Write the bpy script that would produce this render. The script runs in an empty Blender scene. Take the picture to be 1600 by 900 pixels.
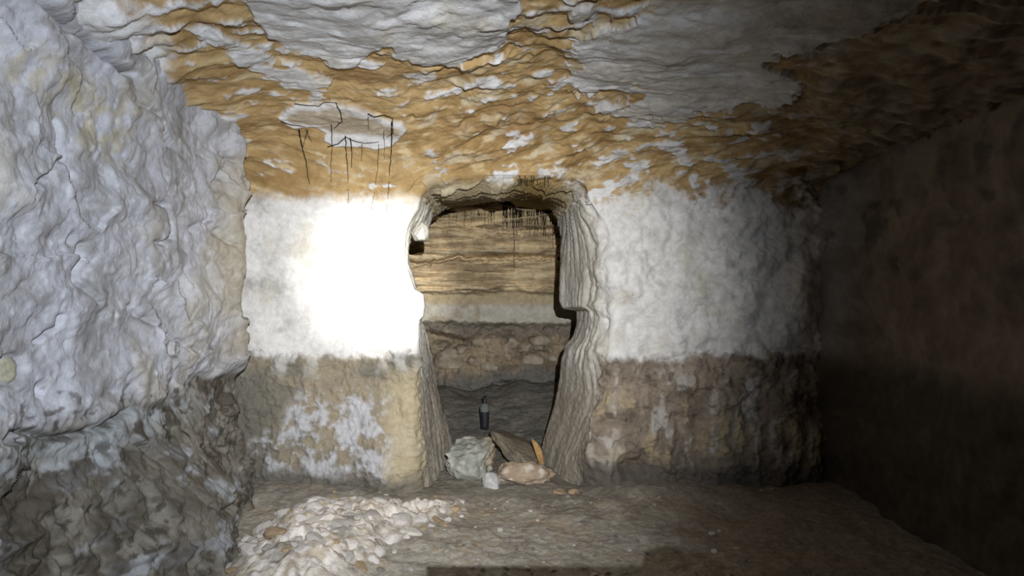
import bpy, bmesh, math, random
import numpy as np
from mathutils import Vector, Matrix

random.seed(7)
rng = np.random.default_rng(11)
sc = bpy.context.scene
COL = sc.collection

# ------------------------------------------------------------------ camera
CAM_H = 1.04
F = 1000.0                      # focal length in pixels of the 1600 x 900 frame
cam_d = bpy.data.cameras.new('camera')
cam_d.sensor_width = 36.0
cam_d.lens = 36.0 * F / 1600.0
cam_d.clip_start = 0.01
cam = bpy.data.objects.new('camera', cam_d)
COL.objects.link(cam)
cam.location = (0, 0, CAM_H)
cam.rotation_euler = (math.pi / 2, 0, 0)
sc.camera = cam

# ------------------------------------------------------------------ world (underground: almost no light)
w = bpy.data.worlds.new('underground')
sc.world = w
w.use_nodes = True
w.node_tree.nodes['Background'].inputs[0].default_value = (0.02, 0.017, 0.014, 1)
w.node_tree.nodes['Background'].inputs[1].default_value = 0.12

# ------------------------------------------------------------------ head torch: one lamp with a hot centre and a wide spill
LAMP = Vector((0.12, -0.22, CAM_H + 0.22))
def torch(name, px, py, watts, col, half, blend, rad):
    d = bpy.data.lights.new(name, 'SPOT')
    d.energy = watts; d.color = col; d.spot_size = math.radians(2 * half); d.spot_blend = blend
    d.shadow_soft_size = rad
    o = bpy.data.objects.new(name, d); COL.objects.link(o)
    o.location = LAMP
    tgt = Vector(((px - 800) / F * 3.3, 3.3, CAM_H + (450 - py) / F * 3.3))
    o.rotation_euler = (tgt - LAMP).to_track_quat('-Z', 'Y').to_euler()
    return o
torch('torch_hot_centre', 592, 425, 950, (1.0, 0.97, 0.92), 8.0, 1.0, 0.0007)
torch('torch_corona', 700, 475, 345, (1.0, 0.96, 0.89), 26.5, 1.0, 0.0007)
torch('torch_spill', 500, 462, 370, (0.82, 0.89, 1.0), 40.5, 1.0, 0.0007)

sc.view_settings.view_transform = 'Standard'
sc.view_settings.look = 'None'
sc.view_settings.gamma = 1
sc.view_settings.use_curve_mapping = False
sc.view_settings.exposure = 0.0

# ------------------------------------------------------------------ numpy noise
def _perm(seed):
    return np.random.default_rng(seed).permutation(256).astype(np.int32)
_PT = {}
_G = np.random.default_rng(5).normal(size=(256, 3)); _G /= np.linalg.norm(_G, axis=1)[:, None]
_G = _G.astype(np.float32)
def pn(P, scale=1.0, seed=0):
    """gradient noise, about -1..1; scale is a number or a triple"""
    if seed not in _PT: _PT[seed] = _perm(seed)
    T = _PT[seed]
    sh = P.shape[:-1]
    Q = (P.reshape(-1, 3) * np.asarray(scale, dtype=np.float32)).astype(np.float32) + np.float32(37.3 + seed * 1.7)
    i = np.floor(Q).astype(np.int32); f = Q - i
    u = f * f * f * (f * (f * 6 - 15) + 10)
    out = np.zeros(len(Q), np.float32)
    for dx in (0, 1):
        hx = T[(i[:, 0] + dx) & 255]; wx = u[:, 0] if dx else 1 - u[:, 0]
        for dy in (0, 1):
            hy = T[(hx + i[:, 1] + dy) & 255]; wy = u[:, 1] if dy else 1 - u[:, 1]
            for dz in (0, 1):
                h = T[(hy + i[:, 2] + dz) & 255]; wz = u[:, 2] if dz else 1 - u[:, 2]
                g = _G[h]
                d = g[:, 0] * (f[:, 0] - dx) + g[:, 1] * (f[:, 1] - dy) + g[:, 2] * (f[:, 2] - dz)
                out += d * wx * wy * wz
    return (out * 1.5).reshape(sh)
def fbm(P, scale=1.0, oct=4, seed=0, gain=0.5):
    s = np.asarray(scale, dtype=np.float32); a = 1.0; t = 0; n = 0
    for k in range(oct):
        t = t + a * pn(P, s * 2.03 ** k, seed + k); n += a; a *= gain
    return t / n * 1.35
def billow(P, scale=1.0, oct=3, seed=0, soft=0.0):
    """rounded lumps with creases between them, 0..1"""
    s = np.asarray(scale, dtype=np.float32); a = 1.0; t = 0; n = 0
    for k in range(oct):
        v_ = pn(P, s * 2.0 ** k, seed + k); t = t + a * np.sqrt(v_ * v_ + soft * soft); n += a; a *= 0.45
    return np.clip(t / n * 1.6, 0, 1)
def flakes(P, scale, seed, thr=(-0.2, 0.15, 0.45), wid=0.03, oct=4):
    """broken-off layers: flat plates with crisp ragged edges, 0..1"""
    n = fbm(P, scale, oct, seed, 0.55)
    return sum(np.clip((n - t) / wid, 0, 1) * (0.6 + 0.4 * np.clip((n - t) / 0.3, 0, 1)) for t in thr) / len(thr)
def sm(a, b, x):
    t = np.clip((x - a) / (b - a), 0, 1)
    return t * t * (3 - 2 * t)
def bump1(c, wd, x):
    return np.exp(-((x - c) / wd) ** 2)
def mixc(a, b, m):
    a = np.asarray(a, dtype=np.float32); b = np.asarray(b, dtype=np.float32)
    return a + (b - a) * m[..., None]
def sdf(px, py, poly):
    """signed distance to a polygon, positive inside"""
    px = px.astype(np.float32); py = py.astype(np.float32)
    d = np.full(px.shape, 1e9, np.float32); ins = np.zeros(px.shape, bool)
    n = len(poly)
    for k in range(n):
        ax, ay = poly[k]; bx, by = poly[(k + 1) % n]
        ex, ey = bx - ax, by - ay
        t = np.clip(((px - ax) * ex + (py - ay) * ey) / (ex * ex + ey * ey + 1e-9), 0, 1)
        d = np.minimum(d, (px - ax - t * ex) ** 2 + (py - ay - t * ey) ** 2)
        if ay != by:
            c = (ay > py) != (by > py)
            ins ^= c & (px < ex * (py - ay) / ey + ax)
    d = np.sqrt(d)
    return np.where(ins, d, -d)
def linedist(px, py, pts):
    d = np.full(px.shape, 1e9, np.float32)
    for (ax, ay), (bx, by) in zip(pts[:-1], pts[1:]):
        ex, ey = bx - ax, by - ay
        t = np.clip(((px - ax) * ex + (py - ay) * ey) / (ex * ex + ey * ey + 1e-9), 0, 1)
        d = np.minimum(d, (px - ax - t * ex) ** 2 + (py - ay - t * ey) ** 2)
    return np.sqrt(d)
def proj(P):
    Y = np.maximum(P[..., 1], 0.25)
    return 800 + F * P[..., 0] / Y, 450 - F * (P[..., 2] - CAM_H) / Y
def normals(P, flip=False):
    du = np.gradient(P, axis=0); dv = np.gradient(P, axis=1)
    n = np.cross(du, dv); n /= np.linalg.norm(n, axis=-1)[..., None] + 1e-12
    return -n if flip else n

# ------------------------------------------------------------------ materials
def rock_mat(name, fine=90.0, bump=0.35, vary=0.30, rough=0.93, attr=True, color=(0.5, 0.5, 0.5), coords='Object', spec=0.15):
    m = bpy.data.materials.new(name); m.use_nodes = True
    nt = m.node_tree; N = nt.nodes; L = nt.links
    b = N['Principled BSDF']; b.inputs['Roughness'].default_value = rough
    b.inputs['Specular IOR Level'].default_value = spec
    tc = N.new('ShaderNodeTexCoord')
    n1 = N.new('ShaderNodeTexNoise'); n1.inputs['Scale'].default_value = fine * 0.45; n1.inputs['Detail'].default_value = 5; n1.inputs['Roughness'].default_value = 0.65
    n2 = N.new('ShaderNodeTexNoise'); n2.inputs['Scale'].default_value = fine * 2.2; n2.inputs['Detail'].default_value = 2
    n3 = N.new('ShaderNodeTexVoronoi'); n3.inputs['Scale'].default_value = fine * 0.9; n3.feature = 'F1'
    for n in (n1, n2, n3): L.new(tc.outputs[coords], n.inputs['Vector'])
    mr = N.new('ShaderNodeMapRange'); mr.inputs['From Min'].default_value = 0.3; mr.inputs['From Max'].default_value = 0.7
    mr.inputs['To Min'].default_value = 1 - vary; mr.inputs['To Max'].default_value = 1 + vary
    L.new(n1.outputs['Fac'], mr.inputs['Value'])
    vm = N.new('ShaderNodeVectorMath'); vm.operation = 'SCALE'
    if attr:
        at = N.new('ShaderNodeAttribute'); at.attribute_name = 'Col'
        src = at.outputs['Color']
    else:
        rgb = N.new('ShaderNodeRGB'); rgb.outputs[0].default_value = (*color, 1)
        oi = N.new('ShaderNodeObjectInfo')
        hs = N.new('ShaderNodeHueSaturation'); L.new(rgb.outputs[0], hs.inputs['Color'])
        mv = N.new('ShaderNodeMapRange'); mv.inputs['To Min'].default_value = 0.7; mv.inputs['To Max'].default_value = 1.15
        L.new(oi.outputs['Random'], mv.inputs['Value']); L.new(mv.outputs[0], hs.inputs['Value'])
        src = hs.outputs['Color']
    L.new(src, vm.inputs[0]); L.new(mr.outputs[0], vm.inputs['Scale'])
    L.new(vm.outputs[0], b.inputs['Base Color'])
    ad = N.new('ShaderNodeMath'); ad.operation = 'MULTIPLY_ADD'; ad.inputs[1].default_value = 0.35
    L.new(n2.outputs['Fac'], ad.inputs[0]); L.new(n1.outputs['Fac'], ad.inputs[2])
    ad2 = N.new('ShaderNodeMath'); ad2.operation = 'MULTIPLY_ADD'; ad2.inputs[1].default_value = 0.25
    L.new(n3.outputs['Distance'], ad2.inputs[0]); L.new(ad.outputs[0], ad2.inputs[2])
    bp = N.new('ShaderNodeBump'); bp.inputs['Strength'].default_value = bump; bp.inputs['Distance'].default_value = 0.012
    L.new(ad2.outputs[0], bp.inputs['Height']); L.new(bp.outputs[0], b.inputs['Normal'])
    return m
M = {}
M['plaster'] = rock_mat('flaking_plaster_rock', 70, 0.35, 0.14)
M['ceiling'] = rock_mat('ochre_ceiling_rock', 60, 0.40, 0.16)
M['back'] = rock_mat('plastered_rock', 70, 0.40, 0.16)
M['strata'] = rock_mat('layered_rock', 60, 0.5, 0.22)
M['soil'] = rock_mat('packed_soil', 80, 0.6, 0.30)
M['dark'] = rock_mat('brown_rock', 50, 0.4, 0.15)
M['stone_white'] = rock_mat('chalky_stone', 60, 0.5, 0.22, attr=False, color=(0.66, 0.61, 0.55))
M['stone_tan'] = rock_mat('tan_stone', 60, 0.5, 0.25, attr=False, color=(0.46, 0.34, 0.21))
M['stone_grey'] = rock_mat('grey_stone', 60, 0.5, 0.25, attr=False, color=(0.33, 0.30, 0.26))
M['boulder'] = rock_mat('boulder_rock', 45, 0.6, 0.25)
def flat_mat(name, color, rough=0.7, spec=0.3, nscale=40, vary=0.3):
    m = bpy.data.materials.new(name); m.use_nodes = True
    nt = m.node_tree; b = nt.nodes['Principled BSDF']
    b.inputs['Roughness'].default_value = rough; b.inputs['Specular IOR Level'].default_value = spec
    tc = nt.nodes.new('ShaderNodeTexCoord'); n = nt.nodes.new('ShaderNodeTexNoise'); n.inputs['Scale'].default_value = nscale; n.inputs['Detail'].default_value = 5
    nt.links.new(tc.outputs['Object'], n.inputs['Vector'])
    r = nt.nodes.new('ShaderNodeValToRGB')
    r.color_ramp.elements[0].position = 0.3; r.color_ramp.elements[1].position = 0.7
    r.color_ramp.elements[0].color = tuple(c * (1 - vary) for c in color) + (1,)
    r.color_ramp.elements[1].color = tuple(min(1, c * (1 + vary)) for c in color) + (1,)
    nt.links.new(n.outputs['Fac'], r.inputs[0]); nt.links.new(r.outputs[0], b.inputs['Base Color'])
    return m
M['root'] = flat_mat('black_root', (0.018, 0.013, 0.009), 0.85, 0.1)
M['root_brown'] = flat_mat('brown_root', (0.075, 0.045, 0.018), 0.85, 0.1)
M['glass_dark'] = flat_mat('dirty_dark_glass', (0.022, 0.022, 0.028), 0.45, 0.4, 60, 0.5)
M['glass_lit'] = flat_mat('lit_grey_green_glass', (0.13, 0.145, 0.125), 0.8, 0.2, 90, 0.25)  # paler copy of the bottle glass: the lit shoulder put into colour
M['wood'] = flat_mat('dry_wood_chip', (0.36, 0.215, 0.085), 0.8, 0.15, 50, 0.35)

# ------------------------------------------------------------------ mesh helpers
def link_mesh(name, verts, quads, mat, parent=None, col=None, smooth=True):
    me = bpy.data.meshes.new(name)
    nv, nf = len(verts), len(quads); k = quads.shape[1]
    me.vertices.add(nv); me.loops.add(nf * k); me.polygons.add(nf)
    me.vertices.foreach_set('co', np.ascontiguousarray(verts, dtype=np.float32).ravel())
    me.polygons.foreach_set('loop_start', np.arange(0, nf * k, k, dtype=np.int32))
    me.loops.foreach_set('vertex_index', np.ascontiguousarray(quads, dtype=np.int32).ravel())
    me.polygons.foreach_set('use_smooth', np.full(nf, smooth))
    me.update(calc_edges=True)
    if col is not None:
        a = me.color_attributes.new('Col', 'FLOAT_COLOR', 'POINT')
        c4 = np.ones((nv, 4), np.float32); c4[:, :3] = np.clip(col, 0.0, 1.0)
        a.data.foreach_set('color', c4.ravel())
    me.materials.append(mat)
    o = bpy.data.objects.new(name, me); COL.objects.link(o)
    if parent: o.parent = parent
    return o
def grid_quads(nu, nv, flip=False):
    i = np.arange(nu * nv).reshape(nu, nv)
    q = np.stack([i[:-1, :-1], i[1:, :-1], i[1:, 1:], i[:-1, 1:]], -1).reshape(-1, 4)
    return q[:, ::-1] if flip else q
def grid_obj(name, P, col, mat, flip=False, split=None):
    """split: list of (child name, per-vertex mask) -> those faces become child objects (patches)"""
    nu, nv = P.shape[:2]
    q = grid_quads(nu, nv, flip)
    V = P.reshape(-1, 3); C = col.reshape(-1, 3)
    keep = np.ones(len(q), bool); kids = []
    for nm, mask in (split or []):
        fm = mask.reshape(-1)[q].mean(1) > 0.5
        fm &= keep
        if fm.sum() < 20: continue
        keep &= ~fm; kids.append((nm, fm))
    def sub(nm, fm, parent=None):
        qq = q[fm]; u, inv = np.unique(qq, return_inverse=True)
        return link_mesh(nm, V[u], inv.reshape(-1, 4), mat, parent, C[u])
    o = sub(name, keep)
    o['kind'] = 'structure'
    for nm, fm in kids: sub(nm, fm, o)
    return o
def tag(o, label, cat, group=None):
    o['label'] = label; o['category'] = cat
    if group: o['group'] = group
    return o
class Surf:
    """look up the built surface point seen at a pixel of the photograph"""
    def __init__(s, P):
        s.P = P.reshape(-1, 3); s.px, s.py = proj(s.P)
    def at(s, px, py, off=0.0):
        d = (s.px - px) ** 2 + (s.py - py) ** 2
        k = np.argpartition(d, 5)[:6]
        p = s.P[k].mean(0).astype(float)
        return p - off * (p - np.array((0, 0, CAM_H))) / np.linalg.norm(p - np.array((0, 0, CAM_H)))
def axis(*segs):
    """concatenated linspaces: (a, b, n), ..."""
    out = []
    for k, (a, b, n) in enumerate(segs):
        l = np.linspace(a, b, n, dtype=np.float64)
        out.append(l if k == 0 else l[1:])
    return np.concatenate(out)

# ------------------------------------------------------------------ palette
OCH_A = (0.43, 0.295, 0.135); OCH_B = (0.27, 0.172, 0.070); OCH_L = (0.57, 0.46, 0.28)
WHT_A = (0.60, 0.59, 0.58); WHT_B = (0.42, 0.405, 0.385); WHT_W = (0.55, 0.50, 0.40)
BRN_A = (0.225, 0.175, 0.115); BRN_B = (0.13, 0.10, 0.068); TAN = (0.40, 0.30, 0.165)
GRY = (0.19, 0.175, 0.15); DRK = (0.055, 0.045, 0.035)

BACK_Y = 3.30
def wx(px): return (px - 800) / F * BACK_Y
def wz(py): return CAM_H + (450 - py) / F * BACK_Y

# traced outlines of the big plaster patches (pixels of the photograph, on the ceiling surface)
PATCH_TOP = [(385, 0), (400, 30), (420, 62), (450, 78), (500, 92), (520, 105), (556, 102), (575, 80), (605, 62), (612, 85), (640, 88), (660, 96), (690, 92), (710, 99), (740, 82), (772, 74), (790, 60), (800, 20), (812, 0), (812, -260), (300, -260)]
PATCH_MID = [(290, 55), (335, 72), (380, 102), (420, 118), (450, 131), (512, 132), (516, 120), (470, 110), (430, 92), (400, 76), (330, 42)]
PATCH_ROOT = [(432, 186), (445, 172), (465, 160), (500, 163), (520, 157), (560, 165), (600, 180), (628, 185), (637, 195), (625, 215), (610, 227), (590, 233), (560, 229), (520, 232), (505, 222), (508, 211), (490, 201), (455, 204)]
PATCH_RIGHT = [(925, 42), (960, 30), (1020, -5), (1090, -60), (1500, -60), (1420, 10), (1330, 60), (1240, 82), (1190, 100), (1205, 116), (1250, 122), (1242, 146), (1212, 165), (1160, 150), (1130, 168), (1110, 158), (1080, 168), (1062, 182), (1030, 186), (990, 198), (962, 182), (958, 166), (985, 152), (968, 140), (930, 140), (888, 144), (868, 134), (902, 110), (890, 92), (902, 62)]
PATCH_CORNER = [(900, 0), (935, 0), (920, 30), (900, 40), (885, 25)]

# ------------------------------------------------------------------ relief and colour of back wall + ceiling (one continuous rock)
def rock_back(P, U):
    """P base points, U a third coordinate running up the wall and over the ceiling; returns relief (m, into the room), colour, patch masks"""
    px, py = proj(P)
    S = np.stack([P[..., 0], np.maximum(P[..., 1] - BACK_Y, 0), U], -1).astype(np.float32)        # unrolled surface coordinates
    w1 = pn(S, 6, 1); w2 = pn(S, 19, 2); w3 = pn(S, 48, 3)
    qx = px + 9 * w1 + 6 * w2 + 4 * w3
    qy = py + 7 * pn(S, 6, 4) + 5 * pn(S, 19, 5) + 4 * pn(S, 48, 6)
    right = sm(905, 945, px); left = 1 - sm(640, 680, px)
    n2 = fbm(S, 2.2, 3, 10); n8 = fbm(S, 7, 4, 14); n30 = fbm(S, 30, 3, 20)
    # --- masks
    up = 1 - sm(297, 322, py + 9 * n8 + 7 * n30 + 6 * n2)                  # ochre part above the plaster
    upR = 1 - sm(284, 318, py + 44 * n8 + 20 * n30 + 8 * w3)
    ochre = np.where(px > 880, upR, up)
    fx = 0.36 * np.sqrt((P[..., 0] + 0.75) ** 2 + 0.08)
    dv = np.stack([P[..., 0] + 0.4 * U, U * 0, U - fx], -1).astype(np.float32)   # oblique grain of the ceiling
    fleck = fbm(dv, (6.5, 1, 12), 4, 30)
    thr = 0.31 - 0.20 * sm(780, 1000, px) * sm(200, 300, py + 0 * px) - 0.10 * (1 - sm(330, 440, px)) + 0.12 * left * sm(170, 230, py) * sm(400, 470, px) - 0.06 * bump1(1000, 160, px) - 0.04*(1-sm(60,200,py))
    white = sm(thr - 0.07, thr + 0.09, fleck + 0.14 * n30)
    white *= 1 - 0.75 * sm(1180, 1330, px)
    white = np.maximum(white, sm(30, -25, px - (190 + 0.55 * py) + 45 * n8 + 25 * n30 + 20 * n2))
    masks = {}
    pt = np.zeros_like(px)
    for nm, poly, a in (('top', PATCH_TOP, 1), ('mid', PATCH_MID, 1), ('root', PATCH_ROOT, 0.35), ('right', PATCH_RIGHT, 2.0), ('corner', PATCH_CORNER, 1)):
        s = sdf(px + a * (qx - px), py + a * (qy - py), poly)
        masks[nm] = sm(-2.0, 3.0, s); pt = np.maximum(pt, masks[nm])
    # holes of bare ochre inside the patches
    hole = sm(0.42, 0.5, fbm(S, 9, 3, 60)) * masks['mid'] + sm(0.30, 0.40, fbm(dv, (6, 1, 8), 4, 61)) * masks['right'] * (1 - sm(980, 1060, px - 0.3 * py)) + sm(0.45, 0.52, fbm(dv, (5, 1, 9), 4, 63)) * masks['right'] * sm(120, 170, py)
    white = np.clip(np.maximum(white, pt) - hole, 0, 1)
    white_c = white
    # --- ochre colour
    m1 = sm(-0.45, 0.5, fbm(dv, (3, 1, 9), 4, 36)); m2 = sm(0.05, 0.6, fbm(dv, (9, 1, 26), 3, 41))
    co = mixc(OCH_A, OCH_B, m1); co = mixc(co, OCH_L, 0.7 * m2)
    co = mixc(co, (0.50, 0.43, 0.30), 0.8 * sm(0.05, 0.40, fbm(dv, (6, 1, 11), 4, 44)) * sm(560, 680, px))
    co = mixc(co, (0.27, 0.165, 0.07), 0.6 * sm(0.1, 0.4, fbm(dv, (2.2, 1, 4), 3, 48)))
    co = mixc(co, (0.36, 0.25, 0.11), 0.6 * bump1(770, 110, px) * sm(235, 290, py))
    cw = mixc(WHT_A, WHT_B, sm(-0.3, 0.5, n8 + 0.4 * n2)); cw = mixc(cw, WHT_W, 0.5 * sm(0.1, 0.5, fbm(S, 5, 3, 70)))
    cw = mixc(cw, (0.44, 0.40, 0.34), 0.7 * masks['right'] * sm(-0.3, 0.2, fbm(dv, (2.5, 1, 6), 3, 72)))
    # the patch behind the roots: weathered grey-brown with pale rims
    rootin = sm(5, 11, sdf(qx * 0.3 + px * 0.7, qy * 0.3 + py * 0.7, PATCH_ROOT)) * (1 - sm(205, 212, py + 4 * n8) )
    cw = mixc(cw, (0.34, 0.27, 0.18), 0.85 * rootin * masks['root'])
    ceil = mixc(co, cw, white_c)
    # --- plastered wall
    wl = mixc((0.64, 0.625, 0.60), (0.43, 0.415, 0.385), sm(-0.1, 0.65, n8 + 0.25 * n30 + 0.25 * n2) * (0.9 * sm(500, 430, px) + 0.25 + 0.3 * right))
    wl = mixc(wl, (0.50, 0.46, 0.37), 0.5 * sm(0.15, 0.5, fbm(S, 4, 3, 75)))
    wl = mixc(wl, (0.30, 0.27, 0.22), 0.5 * right * sm(0.3, 0.6, fbm(S, 6, 4, 78)))
    # right wall ceiling edge pieces of bare rock
    # --- lower dirty band
    edge = py + 12 * n8 + 9 * n30 + 8 * n2 - 6 * bump1(990, 60, px)
    lo = sm(547, 563, edge)
    hb = fbm(np.stack([P[..., 0], S[..., 1], U * 0.55], -1).astype(np.float32), 8, 4, 80)
    cb = mixc(BRN_A, BRN_B, sm(-0.4, 0.5, n8)); cb = mixc(cb, TAN, 0.7 * sm(0.05, 0.45, hb))
    # left of the door
    pl = sm(-12, 14, sdf(qx, qy, [(395, 690), (440, 655), (452, 632), (470, 612), (520, 620), (560, 600), (610, 615), (645, 640), (655, 700), (610, 745), (560, 758), (520, 745), (470, 735), (420, 735)]))
    cbl = mixc((0.28, 0.235, 0.165), (0.17, 0.155, 0.125), sm(-0.3, 0.4, n8 + 0.6 * n2)); cbl = mixc(cbl, (0.155, 0.142, 0.115), sm(480, 400, qx) * sm(560, 590, qy))
    cbl = mixc(cbl, (0.46, 0.455, 0.465), 0.9 * pl * sm(-0.22, 0.22, n8 + 0.45 * n30 + 0.2 * hb)); 
    cbl = mixc(cbl, (0.43, 0.36, 0.235), 0.85 * sm(590, 625, qx) * sm(565, 600, qy + 30 * hb))
    cbl = mixc(cbl, (0.47, 0.46, 0.44), 0.7 * sm(0.1, 0.35, hb) * sm(600, 560, qy))
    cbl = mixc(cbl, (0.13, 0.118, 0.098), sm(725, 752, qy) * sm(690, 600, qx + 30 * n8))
    # right of the door
    cbr = mixc((0.29, 0.235, 0.18), (0.18, 0.145, 0.11), sm(-0.35, 0.45, n8)); 
    vst = fbm(np.stack([P[..., 0], S[..., 1], U * 0.35], -1).astype(np.float32), 11, 4, 88)
    cbr = mixc(cbr, (0.46, 0.43, 0.385), 0.85 * sm(0.04, 0.32, vst + 0.2 * n30) * sm(565, 600, qy))
    cbr = mixc(cbr, (0.40, 0.32, 0.19), 0.7 * sm(0.18, 0.42, hb + 0.2 * n30) * sm(590, 640, qy))
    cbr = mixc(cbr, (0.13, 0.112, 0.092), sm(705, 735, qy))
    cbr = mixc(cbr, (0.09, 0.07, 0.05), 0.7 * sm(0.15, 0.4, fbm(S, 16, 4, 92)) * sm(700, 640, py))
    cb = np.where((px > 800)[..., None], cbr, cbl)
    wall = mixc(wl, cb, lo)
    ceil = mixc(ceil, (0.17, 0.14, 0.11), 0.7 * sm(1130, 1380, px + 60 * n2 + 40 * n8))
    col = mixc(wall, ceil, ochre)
    # door jambs: bare limestone, colour raised up top for bright light, greyer low down
    yy = P[..., 1]
    jm = sm(BACK_Y + 0.015, BACK_Y + 0.10, yy)
    fl = fbm(np.stack([P[..., 0] * 1.0 + yy * 1.2, yy * 0, P[..., 2] * 0.10], -1).astype(np.float32), 24, 3, 95)
    cj = mixc((0.60, 0.575, 0.52), (0.43, 0.40, 0.335), sm(-0.3, 0.4, fl))
    cj = mixc(cj, (0.32, 0.275, 0.215), 0.85 * sm(0.72, 0.35, P[..., 2] + 0.10 * n8))
    cj = mixc(cj, mixc((0.60, 0.51, 0.34), (0.46, 0.36, 0.20), sm(-0.2, 0.3, fbm(S, (3, 3, 22), 3, 97))), 0.9 * sm(1.46, 1.54, P[..., 2] + 0.03 * n8) * (1 - sm(885, 905, px)))
    cj = mixc(cj, (0.27, 0.19, 0.07), bump1(835, 45, px) * sm(1.5, 1.56, P[..., 2]))
    col = mixc(col, cj, jm)
    # --- relief
    soft = 0.55 * left + 1.0 * (1 - left)
    jm_ = sm(BACK_Y + 0.015, BACK_Y + 0.10, P[..., 1])
    D = 0.035 * n2 * (1 - 0.6 * jm_) + 0.010 * n8 * soft * (1 - 0.6 * jm_)
    lum = billow(S, 4.2, 3, 100, 0.05)
    D += right * (0.065 * (lum - 0.4)) * (1 - ochre) * (1 - 0.4 * lo)
    D += left * 0.012 * (1 - ochre) * (billow(S, 3.5, 2, 104) - 0.4)
    D += lo * (1 - 0.8 * jm) * (0.030 * hb + 0.012 * n30 + 0.02 * vst * right)
    D += 0.10 * sm(600, 760, py) * (0.5 * bump1(600, 45, px) + 0.55 * bump1(980, 45, px)) + 0.03 * sm(580, 740, py)
    D += -0.10 * bump1(985, 26, px) * bump1(728, 20, py)
    # ledges and scallops of the bare ochre rock
    v = dv[..., 2] * 7 + 1.5 * pn(dv, (2.2, 1, 4), 110) + 0.5 * pn(dv, (7, 1, 9), 111)
    saw = v - np.floor(v); led = saw ** 1.6 * (1 - sm(0.90, 1.0, saw))
    ledm = sm(-0.15, 0.35, pn(dv, (2.4, 1, 6), 112)) * ochre * (1 - pt) * sm(610, 720, px + 60 * n2)
    D += 0.028 * led * ledm
    scal = billow(dv, (5, 1, 8.5), 3, 115, 0.06)
    D += ochre * (1 - pt) * 0.030 * (scal - 0.4) * (0.35 + 0.65 * sm(600, 760, px)) * (1 - 0.8 * left * sm(190, 235, py))
    D += ochre * (1 - 0.8 * pt) * (0.016 * fleck)
    D += ochre * white_c * 0.006 + ochre * pt * 0.010
    D += pt * ochre * (0.014 * fbm(dv, (2.5, 1, 6), 3, 118) + 0.006 * sm(0.0, 0.08, fbm(dv, (3, 1, 8), 3, 119)))
    # lumpy corner near the left wall
    D += (1 - sm(240, 430, px)) * ochre * 0.075 * (billow(S, 4.2, 3, 120) - 0.3)
    # bedding on the lintel, flutes on the right jamb
    vb = P[..., 2] * 26 + yy * 7 + 1.6 * pn(S, (3, 1, 9), 125); sb = vb - np.floor(vb)
    D += jm * sm(1.47, 1.52, P[..., 2]) * 0.028 * (sb - 0.5)
    D += (0.018 * fl + 0.012 * billow(np.stack([P[..., 0] + yy, yy * 0, P[..., 2] * 0.16], -1).astype(np.float32), 16, 2, 128)) * np.maximum(jm * sm(1.56, 1.50, P[..., 2]) * (0.5 + 0.5 * sm(0.55, 0.75, P[..., 2])), 0.7 * bump1(915, 28, px) * (1 - ochre))
    D += 0.003 * n30 * jm
    fk = flakes(S, 5.5, 140, (-0.3, 0.0, 0.3, 0.55)); fk2 = flakes(dv, (6, 1, 13), 146, (-0.1, 0.2, 0.5), 0.04)
    D += 0.022 * fk * right * (1 - ochre) + 0.005 * fk * left * (1 - ochre) + 0.014 * fk * lo * (1 - jm)
    D += 0.012 * fk2 * ochre * (1 - 0.3 * pt) * (1 - 0.9 * left * sm(190, 235, py))
    # pits
    for hx, hy, r, dep in ((905, 272, 4, .03), (1086, 271, 7, .025), (1056, 268, 4, .015), (928, 323, 7, .018), (928, 339, 6, .015), (272, 55, 6, .03), (1132, 330, 4, .015), (448, 255, 5, .01)):
        D -= dep * np.exp(-(((px - hx) ** 2 + (py - hy) ** 2) / r ** 2))
        D += 0.25 * dep * np.exp(-((np.sqrt((px - hx) ** 2 + (py - hy) ** 2) - 2.2 * r) / (0.8 * r)) ** 2)
    return D, col, masks

# ------------------------------------------------------------------ back wall with the doorway
# matching outline points: front edge (pixel at the wall face), inner edge (pixel 0.6 m deeper)
DOOR = [
 (652, 790, 722, 735), (648, 740, 703, 697), (650, 690, 692, 653), (654, 640, 684, 611), (657, 590, 676, 568), (659, 550, 669, 534), (660, 520, 660, 509),
 (660, 500, 645, 493), (667, 494, 640, 488), (669, 480, 640, 476), (668, 463, 640, 461), (656, 455, 640, 454), (649, 432, 636, 434), (643, 412, 632, 415),
 (641, 388, 632, 396), (642, 377, 632, 387), (643, 368, 634, 380), (646, 355, 645, 372), (652, 340, 664, 360), (659, 328, 671, 348), (664, 305, 677, 338), (671, 288, 690, 328),
 (690, 279, 712, 320), (730, 275, 745, 315), (780, 272, 783, 309), (830, 270, 825, 311), (868, 271, 850, 316), (895, 277, 863, 327), (906, 292, 871, 343), (915, 325, 875, 365),
 (925, 360, 876, 390), (934, 400, 876, 425), (938, 440, 875, 450), (936, 465, 874, 470), (930, 477, 878, 481), (930, 487, 903, 485), (932, 503, 902, 502),
 (928, 530, 895, 528), (925, 550, 884, 542), (926, 580, 877, 560), (930, 620, 875, 590), (925, 660, 870, 620), (915, 700, 864, 650), (905, 740, 856, 685), (900, 790, 848, 735)]
DOOR = np.array(DOOR, float)
IN_Y = 3.90
inY = np.full(len(DOOR), IN_Y); inY[19:31] = (3.95, 4.1, 4.25, 4.4, 4.45, 4.45, 4.45, 4.45, 4.4, 4.25, 4.05, 3.95)
Fc = np.stack([wx(DOOR[:, 0]), wz(DOOR[:, 1])], -1)
Ic = np.stack([(DOOR[:, 2] - 800) / F * inY, CAM_H + (450 - DOOR[:, 3]) / F * inY], -1)
cl, cr = 20, 29                                   # outline indices where the left side / the right side meets the lintel
TOPZ = 1.80; LX = -1.50; RX = 1.78
knots = np.concatenate([np.linspace(0, 1, cl + 1), ])
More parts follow.
